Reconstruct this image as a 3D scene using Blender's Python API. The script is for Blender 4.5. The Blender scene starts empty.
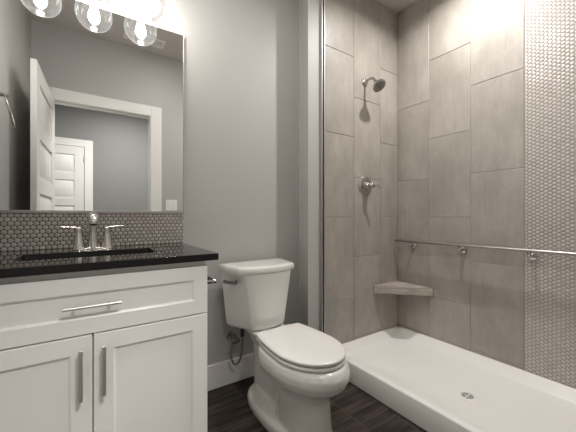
import bpy, bmesh, math
from mathutils import Vector, Matrix
PI = math.pi
sc = bpy.context.scene
COL = sc.collection

# ---------------------------------------------------------------- camera, world, exposure, large lights
cam_d = bpy.data.cameras.new('camera'); cam = bpy.data.objects.new('camera', cam_d); COL.objects.link(cam)
cam.location = (0, 0, 1.068); cam.rotation_euler = (PI/2, 0, -0.591)
cam_d.sensor_width = 36; cam_d.lens = 36*294.35/576; cam_d.clip_start = 0.01
sc.camera = cam
w = bpy.data.worlds.new('world'); sc.world = w; w.use_nodes = True
w.node_tree.nodes['Background'].inputs[0].default_value = (1, .98, .95, 1)
w.node_tree.nodes['Background'].inputs[1].default_value = 0.0
sc.view_settings.view_transform = 'Standard'; sc.view_settings.look = 'None'
sc.view_settings.exposure = 0.3; sc.view_settings.gamma = 1; sc.view_settings.use_curve_mapping = False
try:
    sc.cycles.use_denoising = True; sc.cycles.max_bounces = 10; sc.cycles.diffuse_bounces = 6
    sc.cycles.glossy_bounces = 6; sc.cycles.transparent_max_bounces = 16; sc.cycles.sample_clamp_indirect = 6
    sc.cycles.caustics_reflective = False; sc.cycles.caustics_refractive = False
except Exception: pass
WARM = (1.0, 0.975, 0.945)
def light(name, kind, loc, energy, size=.1, rot=(0,0,0), color=WARM, size_y=None, spread=None, spot=None, blend=.5):
    d = bpy.data.lights.new(name, kind); o = bpy.data.objects.new(name, d); COL.objects.link(o)
    o.location = loc; o.rotation_euler = rot; d.energy = energy; d.color = color
    if kind == 'AREA':
        d.size = size
        if size_y: d.shape = 'RECTANGLE'; d.size_y = size_y
        else: d.shape = 'DISK'
        if spread: d.spread = spread
    else: d.shadow_soft_size = size
    if kind == 'SPOT': d.spot_size = spot; d.spot_blend = blend
    return o
CEIL = 2.816
BULB_STRENGTH = 100
light('shower_downlight_lamp', 'AREA', (1.78, .88, CEIL-.012), 16.5, .075, spread=math.radians(155))
light('unseen_hall_lamp', 'AREA', (.48, -.80, CEIL-.012), 46, .6, size_y=.6)  # added out-of-view light, wide and soft, brightens the vanity front through the doorway
light('added_room_lamp', 'AREA', (.70, .95, CEIL-.012), 7, .14)  # added fill light, over a part of the ceiling the mirror doesn't show
light('unseen_hall_lamp', 'AREA', (1.9, -1.0, CEIL-.012), 8, .16)

# ---------------------------------------------------------------- material helpers
MATS = {}
def srgb(r, g, b):
    f = lambda c: (c/255/12.92) if c/255 <= .04045 else ((c/255+.055)/1.055)**2.4
    return (f(r), f(g), f(b), 1)
class N:
    """tiny wrapper so node maths can be written as expressions"""
    def __init__(s, nt, sock): s.nt, s.k = nt, sock
    def op(s, o, *a):
        n = s.nt.nodes.new('ShaderNodeMath'); n.operation = o
        for i, v in enumerate((s,)+a):
            if isinstance(v, N): s.nt.links.new(v.k, n.inputs[i])
            else: n.inputs[i].default_value = v
        return N(s.nt, n.outputs[0])
    def __add__(s, o): return s.op('ADD', o)
    def __sub__(s, o): return s.op('SUBTRACT', o)
    def __mul__(s, o): return s.op('MULTIPLY', o)
    def __truediv__(s, o): return s.op('DIVIDE', o)
    def floor(s): return s.op('FLOOR')
    def mod(s, o): return s.op('FLOORED_MODULO', o)
    def abs(s): return s.op('ABSOLUTE')
    def min(s, o): return s.op('MINIMUM', o)
    def step(s, a, b):   # smooth 0..1 as s goes a..b
        n = s.nt.nodes.new('ShaderNodeMapRange'); n.interpolation_type = 'SMOOTHSTEP'
        s.nt.links.new(s.k, n.inputs[0]); n.inputs[1].default_value = a; n.inputs[2].default_value = b
        return N(s.nt, n.outputs[0])
def new_mat(name, col=(.5,.5,.5,1), rough=.5, metal=0, spec=.5, coat=0):
    m = bpy.data.materials.new(name); m.use_nodes = True; nt = m.node_tree
    b = nt.nodes['Principled BSDF']
    b.inputs['Base Color'].default_value = col; b.inputs['Roughness'].default_value = rough
    b.inputs['Metallic'].default_value = metal; b.inputs['Specular IOR Level'].default_value = spec
    b.inputs['Coat Weight'].default_value = coat
    MATS[name] = m
    return m, nt, b
def coords(nt, kind='Object'):
    t = nt.nodes.new('ShaderNodeTexCoord'); sp = nt.nodes.new('ShaderNodeSeparateXYZ')
    nt.links.new(t.outputs[kind], sp.inputs[0])
    return [N(nt, sp.outputs[i]) for i in range(3)]
def vec(nt, *a):
    c = nt.nodes.new('ShaderNodeCombineXYZ')
    for i, v in enumerate(a):
        if isinstance(v, N): nt.links.new(v.k, c.inputs[i])
        else: c.inputs[i].default_value = v
    return c.outputs[0]
def noise(nt, v, scale=5, detail=4, rough=.5):
    n = nt.nodes.new('ShaderNodeTexNoise'); nt.links.new(v, n.inputs['Vector'])
    n.inputs['Scale'].default_value = scale; n.inputs['Detail'].default_value = detail; n.inputs['Roughness'].default_value = rough
    return N(nt, n.outputs['Fac'])
def mixc(nt, f, a, b):
    n = nt.nodes.new('ShaderNodeMix'); n.data_type = 'RGBA'
    for i, v in ((0, f), (6, a), (7, b)):
        if isinstance(v, N): nt.links.new(v.k, n.inputs[i])
        elif hasattr(v, 'node'): nt.links.new(v, n.inputs[i])
        else: n.inputs[i].default_value = v
    return n.outputs[2]
def bump(nt, b, h, strength=.3, dist=.002):
    n = nt.nodes.new('ShaderNodeBump'); n.inputs['Strength'].default_value = strength; n.inputs['Distance'].default_value = dist
    nt.links.new(h.k, n.inputs['Height']); nt.links.new(n.outputs[0], b.inputs['Normal'])

def paint(name, col, rough=.5, bumps=.05):
    m, nt, b = new_mat(name, col, rough)
    x, y, z = coords(nt)
    n = noise(nt, vec(nt, x, y, z), 180, 3)
    bump(nt, b, n, bumps, .001)
    big = noise(nt, vec(nt, x, y, z), 2.5, 2)
    c2 = tuple(min(1, c*1.04) for c in col[:3])+(1,)
    nt.links.new(mixc(nt, big, col, c2), b.inputs['Base Color'])
    return m
paint('wall_paint', srgb(176,174.5,171), .5)
paint('hall_paint', srgb(130,130,127), .6)
paint('ceiling_paint', srgb(196,190,184), .8)
paint('white_trim', srgb(228,226,222), .35, .02)
paint('white_lacquer', srgb(238,237,234), .32, .02)
new_mat('porcelain', srgb(222,220,216), .08, spec=.5, coat=.3)
new_mat('seat_plastic', srgb(228,226,223), .22)
new_mat('pan_acrylic', srgb(238,236,233), .28)
new_mat('brushed_nickel', (.50,.48,.455,1), .2, 1)
new_mat('faucet_nickel', (.66,.635,.60,1), .2, 1)
new_mat('satin_nickel', (.48,.46,.44,1), .36, 1)
new_mat('pull_nickel', (.80,.77,.73,1), .40, 1)
new_mat('dark_chrome', (.26,.25,.24,1), .16, 1)
new_mat('bar_metal', (.36,.34,.32,1), .34, 1)
new_mat('channel_metal', (.55,.53,.51,1), .5, 1)
new_mat('stone_edge', srgb(18,17,16), .38, spec=.35)
new_mat('chrome', (.55,.53,.52,1), .08, 1)
new_mat('braided_steel', (.22,.21,.21,1), .3, 1)
new_mat('dark_gap', (.012,.011,.01,1), .7)
new_mat('dark_slots', (.03,.03,.03,1), .6)
new_mat('plate_white', srgb(235,233,228), .3)
new_mat('sink_ceramic', srgb(225,224,220), .1)
m, nt, b = new_mat('mirror_silver', (.86,.87,.87,1), .0, 1)
# clear blown glass: see-through body, fresnel reflection, faint milky scatter that catches the bulb
m, nt, b = new_mat('clear_glass'); nt.nodes.remove(b)
tr = nt.nodes.new('ShaderNodeBsdfTransparent'); gl = nt.nodes.new('ShaderNodeBsdfGlossy'); gl.inputs['Roughness'].default_value = .03
tl = nt.nodes.new('ShaderNodeBsdfTranslucent'); tl.inputs[0].default_value = (1,1,1,1)
lw = nt.nodes.new('ShaderNodeLayerWeight'); lw.inputs['Blend'].default_value = .30; mx = nt.nodes.new('ShaderNodeMixShader')
m2 = nt.nodes.new('ShaderNodeMixShader'); fa = N(nt, lw.outputs['Facing']); fr = N(nt, lw.outputs['Fresnel'])
tr.inputs[0].default_value = (.98,.98,.98,1)
nt.links.new((fa.op('POWER', 4.0)*.16+.012).k, m2.inputs[0]); nt.links.new(tr.outputs[0], m2.inputs[1]); nt.links.new(tl.outputs[0], m2.inputs[2])
nt.links.new((fr*.85).k, mx.inputs[0]); nt.links.new(m2.outputs[0], mx.inputs[1]); nt.links.new(gl.outputs[0], mx.inputs[2])
nt.links.new(mx.outputs[0], nt.nodes['Material Output'].inputs[0])
def emis(name, col, s):
    m, nt, b = new_mat(name, (.8,.8,.8,1)); b.inputs['Emission Color'].default_value = col; b.inputs['Emission Strength'].default_value = s
emis('bulb_glow', (1,.965,.92,1), BULB_STRENGTH)
emis('downlight_glow', (1,.97,.93,1), 12)

emis('added_panel_glow', (1,.97,.93,1), 4)
# countertop: near black speckled polished stone
m, nt, b = new_mat('dark_quartz', (.02,.019,.018,1), .03, spec=.5, coat=0)
x, y, z = coords(nt); v = vec(nt, x, y, z)
sp = noise(nt, v, 260, 2).step(.52, .72); bl = noise(nt, v, 60, 3).step(.4, .7)
b.inputs['IOR'].default_value = 1.8
nt.links.new(mixc(nt, sp*.45+bl*.2, srgb(18,17,16), srgb(70,66,62)), b.inputs['Base Color'])

# penny rounds
def penny(name, hi, vi, pitch, rad, c_tile, c_tile2, c_grout, swap=False, strength=.8, rough=.2, dish=0.0):
    m, nt, b = new_mat(name, c_tile, rough)
    X = coords(nt); h, v = X[hi], X[vi]
    if swap: h, v = v, h
    px, py = pitch, pitch*math.sqrt(3)
    def cell(ox, oy):
        a, c = (h+ox), (v+oy)
        a = a.mod(px)-px/2; c = c.mod(py)-py/2
        return (a*a+c*c).op('SQRT')
    d1, d2 = cell(0, 0), cell(px/2, py/2)
    d = d1.min(d2)
    tile = N(nt, (d*-1+rad).k).step(-.0006, .0006)
    which = d1.op('LESS_THAN', d2)
    ia = ((h/px).floor()+(v/py).floor()*37.1)*which
    ib = (((h+px/2)/px).floor()+(((v+py/2)/py).floor()*37.1)+501.3)*(which*-1+1)
    wn = nt.nodes.new('ShaderNodeTexWhiteNoise'); wn.noise_dimensions = '1D'; nt.links.new((ia+ib).k, wn.inputs['W'])
    var = N(nt, wn.outputs['Value'])
    tc = mixc(nt, var, c_tile, c_tile2)
    nt.links.new(mixc(nt, tile, c_grout, tc), b.inputs['Base Color'])
    nt.links.new((tile*(rough-.75)+.75).k, b.inputs['Roughness'])
    prof = N(nt, (d*-1+rad).k).step(0, rad*.55)
    q = d/rad
    prof = prof + (q*q)*dish
    bump(nt, b, prof, strength, .0022)
penny('penny_backsplash', 0, 2, .0217, .0099, srgb(168,161,155), srgb(184,177,171), srgb(66,60,56), strength=.7, rough=.16, dish=.3)
penny('penny_band', 1, 2, .0218, .0101, srgb(184,178,171), srgb(195,189,183), srgb(128,120,113), swap=True, strength=.7, rough=.16)

# large vertical tiles in half bond
def big_tile(name, hi, h0, par):
    m, nt, b = new_mat(name, (.4,.38,.36,1), .42)
    X = coords(nt); h, z = X[hi], X[2]
    a = (h-h0)/.305; k = a.floor(); fh = (a-k)
    off = (k+par).mod(2)*.5
    c = (z-.448)/.61+off; r = c.floor(); fz = c-r
    wn = nt.nodes.new('ShaderNodeTexWhiteNoise'); wn.noise_dimensions = '2D'; nt.links.new(vec(nt, k, r, 0), wn.inputs['Vector'])
    var = N(nt, wn.outputs['Value'])
    seed = var*9
    cloud = noise(nt, vec(nt, h*1.0+seed, z*.6+seed, seed), 4, 8, .68)
    streak = noise(nt, vec(nt, h*42+seed, z*2.0, seed), 1.0, 4, .6)
    fine = noise(nt, vec(nt, h*260, z*16, seed), 1.0, 2)
    f = (cloud*.75+streak*.20+fine*.20+var*.05-.10)
    tc = mixc(nt, f.step(.25, .85), srgb(144,138,130), srgb(180,174,166))
    nt.links.new(tc, b.inputs['Base Color'])
    bump(nt, b, fine, .08, .001)
big_tile('shower_tile_x', 0, 1.36, 0)
big_tile('shower_tile_y', 1, .688-.305*4, 1)
m, nt, b = new_mat('shelf_tile', (.4,.38,.36,1), .4)
x, y, z = coords(nt); f = noise(nt, vec(nt, x*6, y*6, z*60), 1.5, 5)
nt.links.new(mixc(nt, f.step(.3,.7), srgb(150,141,132), srgb(184,176,167)), b.inputs['Base Color'])

# wood-look floor tile 610 x 305, joints in y at .993+.305k
m, nt, b = new_mat('floor_plank_tile', (.05,.04,.035,1), .45, spec=.35)
x, y, z = coords(nt)
a = (y-.993)/.305; k = a.floor(); fy = a-k
c = (x-1.154)/.61+(k.mod(3))*(1/3); r = c.floor(); fx = c-r
e = (fy.min(fy*-1+1)*.305).min(fx.min(fx*-1+1)*.61)
tile = e.step(.0006, .002)
wn = nt.nodes.new('ShaderNodeTexWhiteNoise'); wn.noise_dimensions = '2D'; nt.links.new(vec(nt, k, r, 0), wn.inputs['Vector'])
var = N(nt, wn.outputs['Value']); seed = var*20
g1 = noise(nt, vec(nt, x*2.2+seed, y*34, seed), 1, 6, .65)
g2 = noise(nt, vec(nt, x*5+seed, y*150, seed), 1, 3)
g3 = noise(nt, vec(nt, x*1.5+seed, y*6, seed), 1.5, 3)
f = (g1*.6+g2*.25+g3*.3-.08).step(.36, .72)
nt.links.new(mixc(nt, tile, srgb(88,80,75), mixc(nt, f, srgb(11,9,8), srgb(90,77,70))), b.inputs['Base Color'])
bump(nt, b, tile+f*.25, .4, .0012)

new_mat('grout', srgb(176,170,162), .85)
# ---------------------------------------------------------------- mesh helpers
def box(bm, x0, x1, y0, y1, z0, z1):
    vs = [bm.verts.new((x, y, z)) for z in (z0, z1) for y in (y0, y1) for x in (x0, x1)]
    for f in ((0,2,3,1),(4,5,7,6),(0,1,5,4),(2,6,7,3),(0,4,6,2),(1,3,7,5)): bm.faces.new([vs[i] for i in f])
def loft(bm, rings, cap0=True, cap1=True, closed=True):
    R = [[bm.verts.new(p) for p in r] for r in rings]
    n = len(R[0])
    for a, b in zip(R, R[1:]):
        for i in range(n if closed else n-1):
            j = (i+1) % n
            bm.faces.new((a[i], a[j], b[j], b[i]))
    if cap0: bm.faces.new(R[0][::-1])
    if cap1: bm.faces.new(R[-1])
    return R
def lathe(bm, prof, c=(0,0,0), axis='z', n=32, M=None, cap0=True, cap1=True):
    """prof: (radius, height) pairs"""
    rings = []
    for r, h in prof:
        ring = []
        for i in range(n):
            a = 2*PI*i/n; p = Vector((max(r,1e-5)*math.cos(a), max(r,1e-5)*math.sin(a), h))
            if axis == 'y': p = Vector((p.x, -p.z, p.y))      # grows towards -y
            elif axis == 'x': p = Vector((p.z, p.x, p.y))
            elif axis == '-x': p = Vector((-p.z, p.x, -p.y))
            if M is not None: p = M @ p
            ring.append(p+Vector(c))
        rings.append(ring)
    loft(bm, rings, cap0, cap1)
def catmull(pts, k=8):
    P = [Vector(p) for p in pts]; P = [P[0]*2-P[1]]+P+[P[-1]*2-P[-2]]; out = []
    for i in range(1, len(P)-2):
        for s in range(k):
            t = s/k; a, b, c, d = P[i-1:i+3]
            out.append(.5*((2*b)+(c-a)*t+(2*a-5*b+4*c-d)*t*t+(3*b-a-3*c+d)*t**3))
    out.append(P[-2]); return out
def tube(bm, pts, r, n=14, smooth=True, flat=1.0):
    """r: number or list of radii, flat: squash along the frame normal"""
    P = catmull(pts) if smooth else [Vector(p) for p in pts]
    if isinstance(r, (list, tuple)):
        m = len(r)-1; RR = []
        for i in range(len(P)):
            t = i/(len(P)-1)*m; j = min(int(t), m-1); RR.append(r[j]+(r[j+1]-r[j])*(t-j))
    else: RR = [r]*len(P)
    rings = []; nrm = None
    for i, p in enumerate(P):
        d = (P[min(i+1, len(P)-1)]-P[max(i-1, 0)]).normalized()
        if nrm is None: nrm = d.orthogonal().normalized() if abs(d.z) > .9 else Vector((0,0,1))
        nrm = (nrm-d*nrm.dot(d)).normalized(); bn = d.cross(nrm)
        rings.append([p+RR[i]*(flat*math.cos(2*PI*k/n)*nrm+math.sin(2*PI*k/n)*bn) for k in range(n)])
    loft(bm, rings)
def obj(name, bm, mat, parent=None, loc=(0,0,0), bevel=0, seg=2, sub=0, sharp=38, rot=(0,0,0)):
    bmesh.ops.recalc_face_normals(bm, faces=bm.faces)
    me = bpy.data.meshes.new(name)
    for e in bm.edges:
        if len(e.link_faces) == 2 and e.calc_face_angle(0) > math.radians(sharp): e.smooth = False
    for f in bm.faces: f.smooth = True
    bm.to_mesh(me); bm.free()
    me.materials.append(MATS[mat])
    o = bpy.data.objects.new(name, me); COL.objects.link(o); o.location = loc; o.rotation_euler = rot
    if parent is not None: o.parent = parent
    if bevel:
        b = o.modifiers.new('bevel', 'BEVEL'); b.width = bevel; b.segments = seg; b.limit_method = 'ANGLE'; b.angle_limit = math.radians(35); b.harden_normals = True
    if sub:
        s = o.modifiers.new('sub', 'SUBSURF'); s.levels = sub; s.render_levels = sub
    return o
def tag(o, label, cat, group=None, kind=None):
    o['label'] = label; o['category'] = cat
    if group: o['group'] = group
    if kind: o['kind'] = kind
    return o
def thing(name, label, cat, loc=(0,0,0), group=None, rot=(0,0,0)):
    o = bpy.data.objects.new(name, None); COL.objects.link(o); o.location = loc; o.rotation_euler = rot
    o.empty_display_size = .05
    return tag(o, label, cat, group)
def struct(name, bm, mat, label, cat, bevel=0, **k):
    return tag(obj(name, bm, mat, None, bevel=bevel, **k), label, cat, None, 'structure')
def B(*boxes):
    bm = bmesh.new()
    for b in boxes: box(bm, *b)
    return bm
def rrect(x0, x1, y0, y1, r, z, n=5):
    pts = []
    for cx, cy, a0 in ((x1-r, y1-r, 0), (x0+r, y1-r, PI/2), (x0+r, y0+r, PI), (x1-r, y0+r, 3*PI/2)):
        for i in range(n+1):
            a = a0+PI/2*i/n; pts.append((cx+r*math.cos(a), cy+r*math.sin(a), z))
    return pts
def copy_tree(o, parent=None):
    c = o.copy(); COL.objects.link(c); c.parent = parent
    for ch in list(o.children): copy_tree(ch, c)
    return c

# ---------------------------------------------------------------- the room
D = 1.773; XL = -.44; XR = 2.199; YS = 1.58; YF = .095; T = .115; YH = -2.01
HALL_L, HALL_R = -1.6, 3.0
struct('floor', B((HALL_L-.1, HALL_R+.1, YH-.1, D+.1, -.08, 0)), 'floor_plank_tile', 'dark wood-look plank tile floor', 'floor')
struct('ceiling', B((HALL_L-.1, HALL_R+.1, YH-.1, D+.1, CEIL, CEIL+.08)), 'ceiling_paint', 'flat pale grey painted ceiling', 'ceiling')
struct('wall_back', B((XL, 1.288, D, D+.1, 0, CEIL)), 'wall_paint', 'grey painted wall behind the vanity and toilet', 'wall')
struct('wall_left', B((XL-.1, XL, YF-T, D+.1, 0, CEIL)), 'wall_paint', 'grey painted side wall with the towel ring', 'wall')
OX0, OX1, OZ = -.289, .530, 2.130
struct('wall_front', B((XL, OX0-.012, YF-T, YF, 0, CEIL), (OX1+.012, XR, YF-T, YF, 0, CEIL), (OX0-.012, OX1+.012, YF-T, YF, OZ+.012, CEIL)),
       'wall_paint', 'grey painted wall with the doorway, seen in the mirror', 'wall')
bm = bmesh.new()   # thickened wall end between the toilet alcove and the shower
pl = [(1.288, D+.1), (1.288, D), (1.231, 1.590), (1.3375, 1.590), (1.3375, 1.5845), (1.3455, 1.5845), (1.3455, D+.1)]
loft(bm, [[(x, y, 0) for x, y in pl], [(x, y, CEIL) for x, y in pl]])
struct('wall_shower_end', bm, 'wall_paint', 'painted wall end between the toilet and the tiled shower', 'wall')
def tile_wall(name, base, axis, h_range, face, h0, par, label):
    """grout-coloured wall with every tile raised 4 mm and a small chamfer round it"""
    bm = B(base); n0 = len(bm.faces)
    P = (lambda h, d, z: (h, face+.004-d, z)) if axis == 'x' else (lambda h, d, z: (face+.004-d, h, z))
    k0, k1 = int(math.floor((h_range[0]-h0)/.305)), int(math.ceil((h_range[1]-h0)/.305))
    g, c = .0015, .0022
    for k in range(k0, k1):
        a, b = max(h_range[0], h0+.305*k+g), min(h_range[1], h0+.305*(k+1)-g)
        if b-a < .01: continue
        zz = .448-.61+(.305 if (k+par) % 2 else 0)-.61; rows = []
        while zz < CEIL:
            rows.append(zz); zz += .61
        rows = [r for r in rows if r < 2.4]+[CEIL+.01]
        for r0, r1 in zip(rows, rows[1:]):
            z0, z1 = max(.05, r0+g), min(CEIL, r1-g)
            if z1-z0 < .01: continue
            q = lambda d, i: [P(a+i, d, z0+i), P(b-i, d, z0+i), P(b-i, d, z1-i), P(a+i, d, z1-i)]
            loft(bm, [q(-.001, 0), q(.0025, 0), q(.004, c)])
    o = struct(name, bm, 'grout', label, 'wall', sharp=15)
    o.data.materials.append(MATS['shower_tile_'+axis])
    for i, f in enumerate(o.data.polygons):
        if i >= n0: f.material_index = 1
    return o
tile_wall('wall_shower', (1.346, XR+.004, YS+.004, D+.1, 0, CEIL), 'x', (1.3665, XR), YS, 1.36, 0, 'greige tiled shower wall with the shower head and valve')
tile_wall('wall_right', (XR+.004, XR+.1, YF-T, D+.1, 0, CEIL), 'y', (.6825, YS), XR, .688-.305*4, 1, 'long greige tiled shower wall behind the grab bar')
# hall behind the doorway
struct('wall_hall', B((HALL_L, HALL_R, YH-.1, YH, 0, CEIL)), 'hall_paint', 'grey hall wall beyond the doorway', 'wall')
struct('wall_hall_left', B((HALL_L-.1, HALL_L, YH-.1, YF-T, 0, CEIL), (HALL_L-.1, XL-.1, YF-T, YF, 0, CEIL)), 'hall_paint', 'grey end wall of the hall, left', 'wall')
struct('wall_hall_right', B((HALL_R, HALL_R+.1, YH-.1, YF-T, 0, CEIL), (XR+.1, HALL_R+.1, YF-T, YF, 0, CEIL)), 'hall_paint', 'grey end wall of the hall, right', 'wall')

# baseboards
def baseboard(name, bx, label):
    return struct(name, B(bx), 'white_trim', label, 'baseboard', bevel=.004)
baseboard('baseboard_back', (.455, 1.280, D-.015, D, 0, .152), 'tall white baseboard behind the toilet')
baseboard('baseboard_shower_end', (1.233, 1.336, 1.576, 1.590, 0, .152), 'white baseboard on the wall end beside the shower pan')
baseboard('baseboard_front', (.65, 1.38, YF, YF+.015, 0, .152), 'white baseboard beside the doorway')
baseboard('baseboard_left', (XL, XL+.015, YF+.02, 1.2, 0, .152), 'white baseboard along the left wall')
baseboard('baseboard_hall', (.04, 2.99, YH, YH+.015, 0, .152), 'white baseboard along the hall wall')
# door casings and jamb linings
CW = .107
def casing(name, x0, x1, y, dy, top, label):
    return struct(name, B((x0-CW, x0, min(y,y+dy), max(y,y+dy), 0, top+CW), (x1, x1+CW, min(y,y+dy), max(y,y+dy), 0, top+CW), (x0, x1, min(y,y+dy), max(y,y+dy), top, top+CW)),
                  'white_trim', label, 'trim', bevel=.003)
casing('trim_1', OX0-.006, OX1+.006, YF, .011, OZ+.006, 'white door casing around the bathroom doorway, seen in the mirror')
casing('trim_2', OX0-.006, OX1+.006, YF-T, -.015, OZ+.006, 'white door casing on the hall side of the doorway')
struct('trim_3', B((OX0, OX0+.011, YF-.075, YF-.04, 0, OZ-.011), (OX0, OX1, YF-.075, YF-.04, OZ-.011, OZ), (OX0-.012, OX0, YF-T, YF, 0, OZ), (OX1, OX1+.012, YF-T, YF, 0, OZ), (OX0-.012, OX1+.012, YF-T, YF, OZ, OZ+.012)), 'white_trim', 'white jamb lining of the bathroom doorway', 'trim')
casing('trim_4', -.93, -.075, YH, .015, 2.135, 'white casing of the hall door, seen through the doorway in the mirror')

# five-panel doors
def panel_door(name, W, H, th, label, hs=1):
    """hinge at origin, leaf along +x, thickness centred on y"""
    bm = bmesh.new()
    st = .12; zs = [.175]; ph = .28; rl = .1125
    rails = [(0, .165)]; z = .165
    for i in range(5):
        p0 = z; p1 = z+ (H-.165-.125-4*rl)/5
        rails.append((p1, p1+(rl if i < 4 else .125))); z = rails[-1][1]
    h = th/2
    box(bm, 0, st, -h, h, 0, H); box(bm, W-st, W, -h, h, 0, H)
    for a, b in rails: box(bm, st, W-st, -h, h, a, min(b, H))
    box(bm, st, W-st, -h+.012, h-.012, .1, H-.1)
    for (a, b), (c, d) in zip(rails, rails[1:]):      # raised fields
        for s in (-1, 1):
            r0 = [(st+.018, s*(h-.012), b+.018), (W-st-.018, s*(h-.012), b+.018), (W-st-.018, s*(h-.012), c-.018), (st+.018, s*(h-.012), c-.018)]
            r1 = [(st+.04, s*(h-.002), b+.04), (W-st-.04, s*(h-.002), b+.04), (W-st-.04, s*(h-.002), c-.04), (st+.04, s*(h-.002), c-.04)]
            if s > 0: r0.reverse(); r1.reverse()
            loft(bm, [r0, r1])
    o = obj(name, bm, 'white_trim', None, bevel=.002, seg=1)
    tag(o, label, 'door', None, 'structure')
    for z in (.2, 1.05, 1.92):
        bm = bmesh.new(); lathe(bm, [(.007,-.045),(.007,.045)], (-.004, hs*(h+.004), z), n=12); box(bm, -.004, .012, min(hs*(h-.001),hs*(h+.002)), max(hs*(h-.001),hs*(h+.002)), z-.045, z+.045)
        obj('hinge', bm, 'satin_nickel', o)
    for s in (-1, 1):
        bm = bmesh.new(); lathe(bm, [(.03,0),(.03,.008),(.012,.012),(.010,.045)], (W-.07, s*h, .98), n=20, M=Matrix.Rotation(-s*PI/2, 3, 'X'))
        tube(bm, [(W-.065, s*(h+.045), .98), (W-.11, s*(h+.047), .98), (W-.17, s*(h+.045), .98)], [.010,.009,.007])
        obj('door_handle', bm, 'satin_nickel', o)
    return o
d1 = panel_door('door_1', .81, 2.122, .035, 'open white five-panel door beside the towel ring wall, seen in the mirror')
d1.location = (-.292, YF+.022, .008); d1.rotation_euler = (0, 0, math.radians(91.9))
d2 = panel_door('door_2', .835, 2.115, .035, 'closed white five-panel door across the hall, seen in the mirror', hs=-1)
d2.location = (-.083, YH+.02, .010); d2.rotation_euler = (0, 0, PI)

# ---------------------------------------------------------------- vanity
FY = 1.206
van = thing('vanity_cabinet', 'white shaker vanity cabinet under the dark countertop', 'cabinet', (.007, FY+.28, 0))
def vp(name, bm, mat, parent=van, **k):
    bmesh.ops.translate(bm, verts=bm.verts, vec=-van.location) if parent is van or parent.parent is van else None
    return obj(name, bm, mat, parent, **k)
vp('cabinet_body', B((-.393, .407, FY+.0215, FY+.04, .10, .884), (-.393, -.375, FY+.04, D-.003, .10, .884), (.389, .407, FY+.04, D-.003, .10, .884), (-.375, .389, D-.012, D-.003, .118, .884), (-.375, .389, FY+.04, D-.003, .10, .118), (-.439, -.394, FY+.0215, FY+.04, .10, .884)), 'white_lacquer', bevel=.0015)
vp('toe_kick', B((-.393, .407, FY+.09, FY+.108, 0, .0995)), 'white_lacquer')
def shaker(x0, x1, z0, z1, fw, y=FY, th=.02):
    """one front with mitred frame and recessed flat panel"""
    bm = bmesh.new()
    q = lambda d, yy: [(x0+d, yy, z0+d), (x1-d, yy, z0+d), (x1-d, yy, z1-d), (x0+d, yy, z1-d)]
    loft(bm, [q(0, y+th), q(0, y+.0015), q(.0015, y), q(fw, y), q(fw+.006, y+.0035), q(fw+.0075, y+.008)])
    return bm
dr = vp('drawer', shaker(-.391, .405, .668, .862, .054), 'white_lacquer', sharp=15)
dl = vp('door', shaker(-.391, .0045, .12, .663, .058), 'white_lacquer', sharp=15)
drr = vp('door', shaker(.0095, .405, .12, .663, .058), 'white_lacquer', sharp=15)
def pull_v(x, z0, z1, parent):
    bm = bmesh.new(); box(bm, x-.006, x+.006, FY-.036, FY-.029, z0, z1)
    for z in (z0+.02, z1-.02): box(bm, x-.0045, x+.0045, FY-.030, FY-.0005, z-.0045, z+.0045)
    vp('handle', bm, 'pull_nickel', parent, bevel=.001)
pull_v(-.0265, .460, .627, dl); pull_v(.0385, .460, .627, drr)
bm = bmesh.new(); z = .768
tube(bm, [(-.074, FY-.032, z), (.090, FY-.032, z)], .0052, smooth=False)
for x in (-.042, .058): tube(bm, [(x, FY-.0005, z), (x, FY-.032, z)], .0045, smooth=False)
vp('handle', bm, 'pull_nickel', dr)

# countertop with sink cut-out
SX0, SX1, SY0, SY1 = -.222, .236, 1.348, 1.570
bm = bmesh.new()
zt, zb = .913, .8855
CX0, CX1, CY0, CY1 = XL+.001, .444, 1.181, D-.0005
n = 6
outer = rrect(CX0, CX1, CY0, CY1, .002, zt, n); inner = rrect(SX0, SX1, SY0, SY1, .02, zt, n)
R = [[(p[0], p[1], zz) for p in ring] for ring, zz in ((outer, zt), (inner, zt), (inner, zb), (outer, zb), (outer, zt))]
loft(bm, R, False, False); bmesh.ops.remove_doubles(bm, verts=bm.verts, dist=1e-6)
ct = tag(obj('countertop', bm, 'dark_quartz', bevel=.0012, seg=2), 'polished near-black stone countertop on the white vanity', 'countertop')
ct.data.materials.append(MATS['stone_edge'])
for f in ct.data.polygons:
    if abs(f.normal.z) < .5: f.material_index = 1
# undermount sink
snk = thing('sink', 'undermount rectangular sink set into the dark countertop', 'sink', (.007, 1.459, .885))
bm = bmesh.new(); Z = 0
def rr(dx, r, z): return [(p[0]-.007, p[1]-1.459, p[2]-.885) for p in rrect(SX0-dx, SX1+dx, SY0-dx, SY1+dx, r, z, 6)]
loft(bm, [rr(.018, .035, .8845), rr(-.002, .03, .8845), rr(-.010, .04, .80), rr(-.03, .05, .765), rr(-.09, .015, .757)], False, True)
bm2 = obj('basin', bm, 'sink_ceramic', snk)
bm = bmesh.new(); lathe(bm, [(.026,0),(.026,.003),(.018,.003),(.012,.006)], (0, 0, -.128), n=24); obj('drain', bm, 'chrome', snk)
# backsplash
bs = tag(obj('backsplash', B((XL+.001, .447, D-.011, D-.0005, .9135, 1.079)), 'penny_backsplash'), 'taupe penny-round tile backsplash strip under the mirror', 'backsplash')

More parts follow.
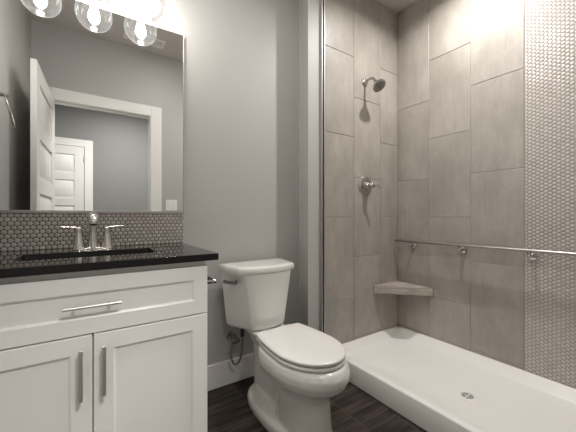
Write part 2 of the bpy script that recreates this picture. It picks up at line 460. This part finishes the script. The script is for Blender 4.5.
# faucet
fc = thing('faucet', 'brushed nickel two-lever faucet behind the sink', 'faucet', (.011, 1.672, .9132))
bm = bmesh.new()   # base bar swooping between the two handle posts
rings = []
for i in range(25):
    t = -1+2*i/24; x = t*.079; e = math.sqrt(max(0, 1-abs(t)**6)); hw = .004+.022*e; hh = .0015+(.008+.010*(1-min(1,abs(abs(t)-.70)/.30)))*e if abs(t) > .3 else .0095+.004
    rings.append([(x, hw*math.cos(a), max(0, hh*math.sin(a)) if math.sin(a) > 0 else 0) for a in [2*PI*k/16 for k in range(16)]])
loft(bm, rings); obj('base_plate', bm, 'faucet_nickel', fc)
for s in (-1, 1):
    bm = bmesh.new()
    lathe(bm, [(.027,0),(.0255,.006),(.0215,.02),(.0175,.045),(.0145,.068),(.0135,.082),(.0145,.090),(.0135,.097),(.006,.101)], (s*.056, 0, .001), n=28)
    hd = obj('handle_post', bm, 'faucet_nickel', fc)
    bm = bmesh.new(); tube(bm, [(s*.050, 0, .096), (s*.070, -.002, .1005), (s*.095, -.004, .103), (s*.124, -.006, .1055)], [.0135,.0115,.010,.0105,.007], flat=.6)
    obj('lever', bm, 'faucet_nickel', hd)
bm = bmesh.new()
tube(bm, [(0,0,.002),(0,0,.04),(0,-.001,.09),(0,-.008,.132),(0,-.032,.154),(0,-.066,.152),(0,-.084,.134),(0,-.088,.118)], [.023,.0185,.0155,.0145,.0145,.0165,.0185,.0185,.0175], n=24)
sp = obj('spout', bm, 'faucet_nickel', fc)
bm = bmesh.new(); lathe(bm, [(.0125,0),(.0125,.006)], (0, -.0885, .112), n=20); obj('aerator', bm, 'dark_slots', sp)

# mirror
mr = thing('mirror', 'large rectangular wall mirror with a thin metal channel over the vanity', 'mirror', (.005, D-.001, 1.0805))
MX0, MX1, MZ0, MZ1 = XL+.001-.005, .452-.005, 0, 1.0405
obj('mirror_glass', B((MX0+.003, MX1-.003, -.007, -.002, MZ0+.004, MZ1-.002)), 'mirror_silver', mr)
obj('frame', B((MX0, MX1, -.013, -.001, MZ0, MZ0+.014), (MX1-.004, MX1, -.010, -.001, MZ0+.014, MZ1), (MX0, MX0+.006, -.012, -.001, MZ0+.014, MZ1)), 'satin_nickel', mr, bevel=.001)

# vanity light: plate, arms, clear globes, bulbs
vl = thing('vanity_light', 'three-globe vanity light with clear glass shades above the mirror', 'light fixture', (.016, D-.0005, 2.36))
obj('back_plate', B((-.30, .30, -.022, 0, -.055, .055)), 'brushed_nickel', vl, bevel=.004)
GY, GZ = -.134, 2.150-2.36
for gx in (-.222, 0, .226):
    bm = bmesh.new(); tube(bm, [(gx,-.02,0),(gx,-.08,.005),(gx,GY+.012,-.018),(gx,GY,-.06)], .008)
    obj('arm', bm, 'brushed_nickel', vl)
    bm = bmesh.new(); lathe(bm, [(.0,.135),(.022,.13),(.026,.10),(.036,.092),(.036,.078),(.02,.074)], (gx, GY, GZ), n=28)
    obj('socket', bm, 'brushed_nickel', vl)
    bm = bmesh.new(); R0 = .086; prof = []
    for i in range(2, 27):
        a = -PI/2+i*PI/30; 
        if R0*math.cos(a) > .033 or i < 15: prof.append((R0*math.cos(a), R0*math.sin(a)))
    prof = [(.0001, -R0), (R0*math.cos(-PI/2+PI/30), -R0*math.cos(PI/30))]+prof
    lathe(bm, prof, (gx, GY, GZ), n=48, cap0=False, cap1=False)
    g = obj('glass_globe', bm, 'clear_glass', vl, sharp=180)
    bm = bmesh.new(); lathe(bm, [(.002,-.050),(.014,-.046),(.023,-.034),(.0265,-.018),(.025,0),(.019,.022),(.014,.045),(.013,.074)], (gx, GY, GZ), n=28)
    obj('bulb', bm, 'bulb_glow', vl)

# towel ring on the left wall
tr_ = thing('towel_ring', 'brushed nickel towel ring on the left wall, seen in the mirror', 'towel ring', (XL, 1.285, 1.745))
bm = bmesh.new(); lathe(bm, [(.026,0),(.026,.008),(.014,.014),(.011,.058),(.0,.062)], (0.0005,0,0), axis='x', n=28); obj('mount', bm, 'brushed_nickel', tr_)
bm = bmesh.new(); pts = []
for i in range(49):
    a = 2*PI*i/48; yy = .085*math.sin(a); dz = -.085+.085*math.cos(a)
    pts.append((.046-.20*dz, yy, dz))
tube(bm, pts, .0055, n=12, smooth=False); obj('ring', bm, 'brushed_nickel', tr_, rot=(0,0,math.radians(-5)))

# ---------------------------------------------------------------- toilet
TX = .872
toi = thing('toilet', 'white two-piece elongated toilet with closed lid beside the vanity', 'toilet', (TX, 1.35, 0))
def egg(yb, yf, hw, z, n=48, pb=2.6, pf=2.1, split=.42):
    """plan outline: rear at yb, front (towards camera) at yf; coordinates local to the toilet"""
    ym = yb+(yf-yb)*split; out = []
    for i in range(n):
        a = 2*PI*i/n; c, s = math.cos(a), math.sin(a)
        p = pb if s > 0 else pf
        x = hw*math.copysign(abs(c)**(2/p), c); y = (yb-ym if s > 0 else ym-yf)*math.copysign(abs(s)**(2/p), s)+ym
        out.append((x, y-1.35, z))
    return out
def joined(name, lofts, mat, parent, vox=.006, it=3):
    bm = bmesh.new()
    for L in lofts: loft(bm, L)
    o = obj(name, bm, mat, parent)
    r = o.modifiers.new('remesh', 'REMESH'); r.mode = 'VOXEL'; r.voxel_size = vox; r.use_smooth_shade = True
    s = o.modifiers.new('smooth', 'SMOOTH'); s.iterations = it; s.factor = .5
    return o
RZ = .402
bowl = [egg(1.30, .985, .108, 0, pb=4), egg(1.30, .985, .106, .03, pb=4), egg(1.30, .995, .100, .12, pb=3.5), egg(1.32, 1.00, .098, .225, pb=3),
        egg(1.36, .985, .110, .262, pb=3), egg(1.41, .948, .148, .284), egg(1.42, .918, .175, .312), egg(1.42, .905, .184, .342), egg(1.42, .905, .184, .370), egg(1.42, .916, .178, .393), egg(1.42, .926, .172, RZ)]
trap = [egg(1.60, 1.2, .068, .0, pb=5, pf=5), egg(1.60, 1.2, .066, .10, pb=5, pf=5), egg(1.60, 1.2, .064, .2, pb=5, pf=5), egg(1.61, 1.2, .072, .31, pb=5, pf=5), egg(1.64, 1.2, .095, .375, pb=5, pf=5), egg(1.65, 1.2, .108, .392, pb=6, pf=5), egg(1.65, 1.2, .110, .408, pb=6, pf=5)]
foot = [egg(1.62, 1.00, .146, 0, pb=2.6, pf=2.6), egg(1.62, 1.00, .146, .034, pb=2.6, pf=2.6), egg(1.612, 1.01, .138, .050, pb=2.6, pf=2.6), egg(1.60, 1.03, .10, .062, pb=3, pf=2.6), egg(1.59, 1.07, .08, .085, pb=3, pf=2.6)]
bw = joined('bowl', [bowl, trap, foot], 'porcelain', toi)
for s in (-1, 1):
    bm = bmesh.new(); lathe(bm, [(.019,0),(.019,.008),(.015,.018),(.008,.023),(.001,.0245)], (s*.103, .045, .056), n=24, M=Matrix.Rotation(s*.25, 3, 'Y')); obj('bolt_cap', bm, 'seat_plastic', toi)
# seat ring and lid
def lidegg(o, z, n=64):
    out = []
    yb, yf, hw, ym = 1.405+o, .933-o, .168+o, 1.15
    for i in range(n):
        a = 2*PI*i/n; c, s = math.cos(a), math.sin(a)
        if s > 0:      # rear: narrows to a straight back edge .136 wide each side
            t = s; y = ym+(yb-ym)*min(1, abs(s)**.95*1.06) if s < .93 else yb
            y = min(y, yb); k = (y-ym)/(yb-ym); half = (hw-.001)*(1-k*k)+(.138+o)*k*k
            x = math.copysign(half, c) if abs(c) > .36 else c/.36*half
        else:
            x = hw*math.copysign(abs(c)**1.0, c); y = ym-(ym-yf)*abs(s)**1.0
        out.append((x, y-1.35, z))
    return out
loftbm = bmesh.new(); loft(loftbm, [lidegg(-.012, RZ+.004), lidegg(-.003, RZ+.004), lidegg(.001, RZ+.009), lidegg(.001, RZ+.018), lidegg(-.003, RZ+.0205), lidegg(-.018, RZ+.0205)])
obj('seat', loftbm, 'seat_plastic', toi, sharp=60)
loftbm = bmesh.new(); loft(loftbm, [lidegg(-.018, RZ+.0275), lidegg(-.003, RZ+.0275), lidegg(.001, RZ+.030), lidegg(.001, RZ+.0385), lidegg(-.002, RZ+.0415), lidegg(-.010, RZ+.0435), lidegg(-.04, RZ+.045), lidegg(-.09, RZ+.046)])
ld = obj('lid', loftbm, 'seat_plastic', toi, sharp=60)
for s in (-1, 1):
    bm = bmesh.new(); lathe(bm, [(.0,-.022),(.011,-.02),(.011,.02),(.0,.022)], (s*.075, .066, RZ+.026), axis='x', n=16); box(bm, s*.075-.016, s*.075+.016, .045, .085, RZ, RZ+.02); obj('hinge', bm, 'seat_plastic', ld if False else toi, bevel=.002)
# tank: trapezoid plan with crisp front corners and gently bowed front
def tankring(xb, yb, xf, yf, bow, z, n=10, r=.012):
    pts = [(xb, yb), (-xb, yb)]
    out = [(xb-.02, yb, z), (0, yb, z), (-xb+.02, yb, z), (-xb, yb-.02, z), (-(xb*.5+xf*.5)-.003, (yb+yf)/2, z), (-xf-.003, yf+.014, z), (-xf+.004, yf, z)]
    for i in range(1, n):
        t = i/n; x = (-xf+.004)+(2*xf-.008)*t; out.append((x, yf-bow*(1-(2*t-1)**2), z))
    out += [(xf-.004, yf, z), (xf+.003, yf+.014, z), (xb*.5+xf*.5+.003, (yb+yf)/2, z), (xb, yb-.02, z)]
    return [(x, y-1.35, z) for x, y, z in out]
bm = bmesh.new()
loft(bm, [tankring(.140, 1.650, .080, 1.525, .012, .405), tankring(.168, 1.677, .100, 1.506, .020, .411), tankring(.182, 1.687, .110, 1.496, .026, .424), tankring(.187, 1.69, .115, 1.490, .028, .445), tankring(.192, 1.695, .122, 1.487, .029, .51),
          tankring(.201, 1.70, .136, 1.482, .030, .61), tankring(.208, 1.705, .148, 1.478, .031, .70), tankring(.211, 1.705, .152, 1.476, .031, .741)])
tk = obj('tank', bm, 'porcelain', toi, sharp=24, loc=(-.010,0,0))
bm = bmesh.new()
def lidr(o, z): return tankring(.224+o, 1.712+o, .186+o, 1.488-o, .045, z)
loft(bm, [lidr(-.012, .7415), lidr(-.002, .743), lidr(0, .747), lidr(0, .769), lidr(-.004, .777), lidr(-.012, .781), lidr(-.03, .782)])
obj('tank_lid', bm, 'porcelain', toi, sharp=50, loc=(-.010,0,0))
# flush lever on the left side of the tank
bm = bmesh.new(); lathe(bm, [(.013,0),(.013,.006),(.008,.010),(.007,.018)], (-.188, 1.54-1.35, .692), axis='-x', n=20)
tube(bm, [(-.206, 1.525-1.35, .692), (-.211, 1.555-1.35, .691), (-.219, 1.59-1.35, .688), (-.230, 1.62-1.35, .689)], [.0075,.009,.008,.0095], flat=1.15)
obj('flush_lever', bm, 'dark_chrome', toi)
# supply valve and hose
sv = thing('supply_valve', 'chrome angle stop valve on the wall left of the toilet', 'valve', (.745, D-.0005, .30))
bm = bmesh.new(); lathe(bm, [(.028,0),(.027,.004),(.012,.008)], (0,0,0), axis='y', n=28); obj('wall_flange', bm, 'chrome', sv)
bm = bmesh.new(); lathe(bm, [(.008,0.006),(.008,.045),(.013,.046),(.013,.075),(.006,.078)], (0,0,0), axis='y', n=20); lathe(bm, [(.008,-.012),(.008,.03)], (0,-.055,-.0), n=16)
obj('valve_body', bm, 'dark_chrome', sv)
bm = bmesh.new(); rings = []
for h, k in ((.078,.9),(.083,1),(.094,1),(.098,.85)): rings.append([(.026*k*math.cos(2*PI*i/24), -h, .018*k*math.sin(2*PI*i/24)) for i in range(24)])
loft(bm, rings); obj('valve_handle', bm, 'dark_chrome', sv)
hs = bmesh.new()
tube(hs, [(.745, 1.72, .33), (.743, 1.72, .30), (.728, 1.715, .24), (.722, 1.70, .19), (.737, 1.69, .155), (.762, 1.68, .165), (.775, 1.67, .22), (.776, 1.662, .29), (.776, 1.66, .335)], .0058, n=12)
bmesh.ops.translate(hs, verts=hs.verts, vec=-sv.location); h_ = obj('supply_hose', hs, 'braided_steel', sv)
bm = bmesh.new(); lathe(bm, [(.013,0),(.013,.03),(.011,.055),(.011,.072)], Vector((.776, 1.66, .329))-sv.location, n=10); obj('coupling_nut', bm, 'dark_slots', h_)

# toilet paper holder on the vanity side
tp = thing('toilet_paper_holder', 'small polished toilet paper holder on the right side of the vanity', 'paper holder', (.407, 1.30, .772))
bm = bmesh.new(); lathe(bm, [(.022,0),(.022,.006),(.011,.011),(.009,.062),(.011,.068),(.0,.072)], (0,0,0), axis='x', n=24); obj('post', bm, 'chrome', tp)
bm = bmesh.new(); lathe(bm, [(.022,0),(.022,.006),(.011,.011),(.009,.052),(.011,.058),(.0,.062)], (0,.16,0), axis='x', n=24); obj('post', bm, 'chrome', tp)
bm = bmesh.new(); tube(bm, [(.052, 0.0, 0), (.052, .16, 0)], .0075, smooth=False); obj('roller', bm, 'chrome', tp)
bm = bmesh.new(); tube(bm, [(.004,.02,.03),(.03,.01,.018),(.054,0,.004)], [.010,.009,.007]); obj('arm', bm, 'dark_slots', tp)

# ---------------------------------------------------------------- shower
pan = thing('shower_pan', 'low white shower pan along the tiled walls', 'shower pan', (1.79, .845, 0))
px0, px1, py0, py1 = 1.386, XR-.001, YF+.001, YS-.001
bm = bmesh.new()
def pr(a, b, c, d, r, z): return [(p[0]-1.79, p[1]-.845, p[2]) for p in rrect(px0+a, px1-b, py0+c, py1-d, r, z, 6)]
rings = [pr(0,0,0,0,.004,0), pr(0,0,0,0,.004,.120), pr(.004,.001,.001,.001,.004,.126), pr(.010,.006,.006,.006,.006,.1275), pr(.052,.016,.016,.016,.02,.1265), pr(.062,.022,.022,.022,.03,.121),
         pr(.082,.050,.05,.045,.085,.075), pr(.100,.066,.066,.060,.09,.066)]
c = [(.055*math.cos(PI/4*0+2*PI*i/28+.0)-.035, .055*math.sin(2*PI*i/28)-.035, .056) for i in range(28)]
rings.append(c)
loft(bm, rings); pb = obj('basin', bm, 'pan_acrylic', pan, sharp=45)
dn = bmesh.new(); lathe(dn, [(.054,.0),(.054,.003),(.05,.0045),(.0,.0045)], (-.035, -.035, .0555), n=40); dd = obj('drain', dn, 'pan_acrylic', pan)
dd['label'] = 'round white drain cover'
bm = bmesh.new()
for k in range(-3, 4):
    L = math.sqrt(max(0, .031**2-(k*.009)**2))
    for y0, y1 in ((-L, -.003), (.003, L)):
        if y1-y0 > .004: box(bm, -.035+k*.009-.002, -.035+k*.009+.002, -.035+y0, -.035+y1, .0598, .0606)
obj('slots', bm, 'dark_slots', dd)

# metal channel at the tile edge
em = bmesh.new(); box(em, 1.3382, 1.3445, YS-.010, YS+.004, .0, CEIL); box(em, 1.359, 1.3645, YS-.010, YS+.004, 0.0, CEIL); box(em, 1.3445, 1.359, YS+.001, YS+.004, 0, CEIL)
et = tag(obj('tile_edge_channel', em, 'channel_metal', bevel=.0008), 'thin vertical metal channel at the left edge of the shower tile', 'trim')
obj('groove', B((1.3447, 1.3588, YS-.0005, YS+.0008, 0, CEIL)), 'dark_gap', et)

# penny band on the right wall
tag(obj('mosaic_band', B((XR-.001, XR+.0038, YF+.001, .6815, .128, CEIL-.001)), 'penny_band'), 'vertical band of pale penny-round mosaic on the shower wall', 'tile band')

# corner shelf
bm = bmesh.new(); a = .318
pl = [(XR-.001, YS-.001), (XR-a, YS-.001), (XR-a, YS-.012), (XR-.012, YS-a), (XR-.001, YS-a)]
loft(bm, [[(x, y, z) for x, y in pl] for z in (.451, .511)])
tag(obj('corner_shelf', bm, 'shelf_tile', bevel=.002), 'triangular tiled corner shelf in the shower', 'shelf')

# grab bar
gb = thing('grab_bar', 'long brushed nickel grab bar across the shower wall', 'grab bar', (XR-.001, .965, .864))
bm = bmesh.new(); tube(bm, [(-.059, .595, 0), (-.059, -.81, 0)], .0105, n=20, smooth=False); obj('bar', bm, 'bar_metal', gb, bevel=.002)
for yy in (1.413, 1.025, .632, .24):
    fo = .0; bm = bmesh.new(); lathe(bm, [(.024,fo),(.024,fo+.001),(.024,.006),(.013,.012),(.011,.03)], (0, yy-.95, -.034), axis='-x', n=24)
    tube(bm, [(-.028, yy-.95, -.034), (-.046, yy-.95, -.032), (-.058, yy-.95, -.022), (-.059, yy-.95, -.008)], [.010,.0095,.009,.010], n=16)
    obj('bracket', bm, 'chrome', gb)

# shower head
sh = thing('shower_spray_fixture', 'brushed nickel shower head on a curved arm', 'shower head', (1.784, YS, 2.112))
bm = bmesh.new(); lathe(bm, [(.031,0),(.030,.004),(.022,.012),(.012,.016)], (0,0,0), axis='y', n=32); obj('wall_flange', bm, 'brushed_nickel', sh)
bm = bmesh.new(); tube(bm, [(0,-.008,0),(0,-.035,.010),(0,-.062,.012),(0,-.086,-.004),(0,-.104,-.030)], .0095, n=18); obj('arm', bm, 'brushed_nickel', sh)
bm = bmesh.new(); Mx = Matrix.Rotation(math.radians(38), 3, 'X')   # axis points down and out
M2 = Matrix.Rotation(math.radians(180-38), 3, 'X')
lathe(bm, [(.012,-.005),(.014,.004),(.016,.012),(.016,.018),(.030,.030),(.047,.046),(.051,.054),(.051,.062),(.046,.065),(.044,.062),(.001,.062)], (0,-.104,-.030), n=36, M=M2)
hd = obj('head', bm, 'brushed_nickel', sh)
bm = bmesh.new(); lathe(bm, [(.040,.0622),(.040,.0650),(.034,.0650),(.034,.0622)], (0,-.104,-.030), n=36, M=M2); lathe(bm, [(.024,.0622),(.024,.0655),(.016,.0655),(.016,.0622)], (0,-.104,-.030), n=36, M=M2)
obj('spray_face', bm, 'satin_nickel', hd)

# shower valve
vv = thing('shower_valve', 'round shower valve plate with a lever handle', 'shower valve', (1.787, YS, 1.303))
bm = bmesh.new(); lathe(bm, [(.076,0),(.076,.003),(.070,.008),(.050,.011),(.034,.012),(.030,.020),(.029,.045),(.026,.050)], (0,0,0), axis='y', n=44); obj('escutcheon', bm, 'brushed_nickel', vv)
bm = bmesh.new(); lathe(bm, [(.022,.05),(.024,.058),(.022,.080),(.016,.088),(.001,.090)], (0,0,0), axis='y', n=32)
tube(bm, [(0,-.070,.0),(.010,-.088,.004),(.022,-.100,.002),(.036,-.108,-.006),(.050,-.110,-.022)], [.012,.011,.009,.008,.0065], flat=.7)
obj('lever_handle', bm, 'brushed_nickel', vv)

# ---------------------------------------------------------------- ceiling and wall fittings
def downlight(x, y, label):
    t = thing('recessed_light', label, 'ceiling light', (x, y, CEIL-.0005))
    bm = bmesh.new(); lathe(bm, [(.085,0),(.085,-.004),(.075,-.007),(.066,-.002),(.066,0)], n=40, cap0=False, cap1=False); obj('trim_ring', bm, 'plate_white', t)
    bm = bmesh.new(); lathe(bm, [(.0655,-.0005),(.0655,-.002)], n=32); obj('lens', bm, 'downlight_glow', t)
downlight(1.78, .88, 'round recessed ceiling light above the shower')
downlight(.70, .95, 'round ceiling light added out of view to brighten the bathroom')  # fixture for the added room fill
pl_ = thing('added_hall_panel', 'square panel light added out of view in the hall to brighten the vanity front', 'ceiling light', (.48, -.80, CEIL-.0005))  # housing for the added hall light
obj('frame', B((-.32,.32,-.32,-.30,-.010,0), (-.32,.32,.30,.32,-.010,0), (-.32,-.30,-.30,.30,-.010,0), (.30,.32,-.30,.30,-.010,0)), 'plate_white', pl_)
obj('diffuser', B((-.30,.30,-.30,.30,-.006,-.001)), 'added_panel_glow', pl_)
downlight(1.9, -1.0, 'round recessed ceiling light at the far end of the hall')
vt = thing('ceiling_vent', 'white louvred ceiling vent near the doorway, seen in the mirror', 'vent', (.445, .325, CEIL-.0005))
fx, fy = .18, .075
obj('frame', B((-fx, fx, -fy, -fy+.022, -.008, 0), (-fx, fx, fy-.022, fy, -.008, 0), (-fx, -fx+.022, -fy+.022, fy-.022, -.008, 0), (fx-.022, fx, -fy+.022, fy-.022, -.008, 0)), 'plate_white', vt, bevel=.002)
obj('duct', B((-fx+.022, fx-.022, -fy+.022, fy-.022, -.0015, -.0005)), 'dark_slots', vt)
for k in range(7):
    bm = B((-fx+.022, fx-.022, -.003, .003, -.001, 0)); obj('louvre', bm, 'plate_white', vt, loc=(0, -.045+.015*k, -.005), rot=(math.radians(30),0,0))
swp = thing('light_switch', 'white double rocker switch plate beside the doorway, seen in the mirror', 'light switch', (.745, YF+.0005, 1.187))
obj('plate', B((-.059, .059, 0, .006, -.06, .06)), 'plate_white', swp, bevel=.002)
for x in (-.023, .023): obj('rocker', B((x-.0165, x+.0165, .005, .009, -.033, .033)), 'white_trim', swp, bevel=.0015)
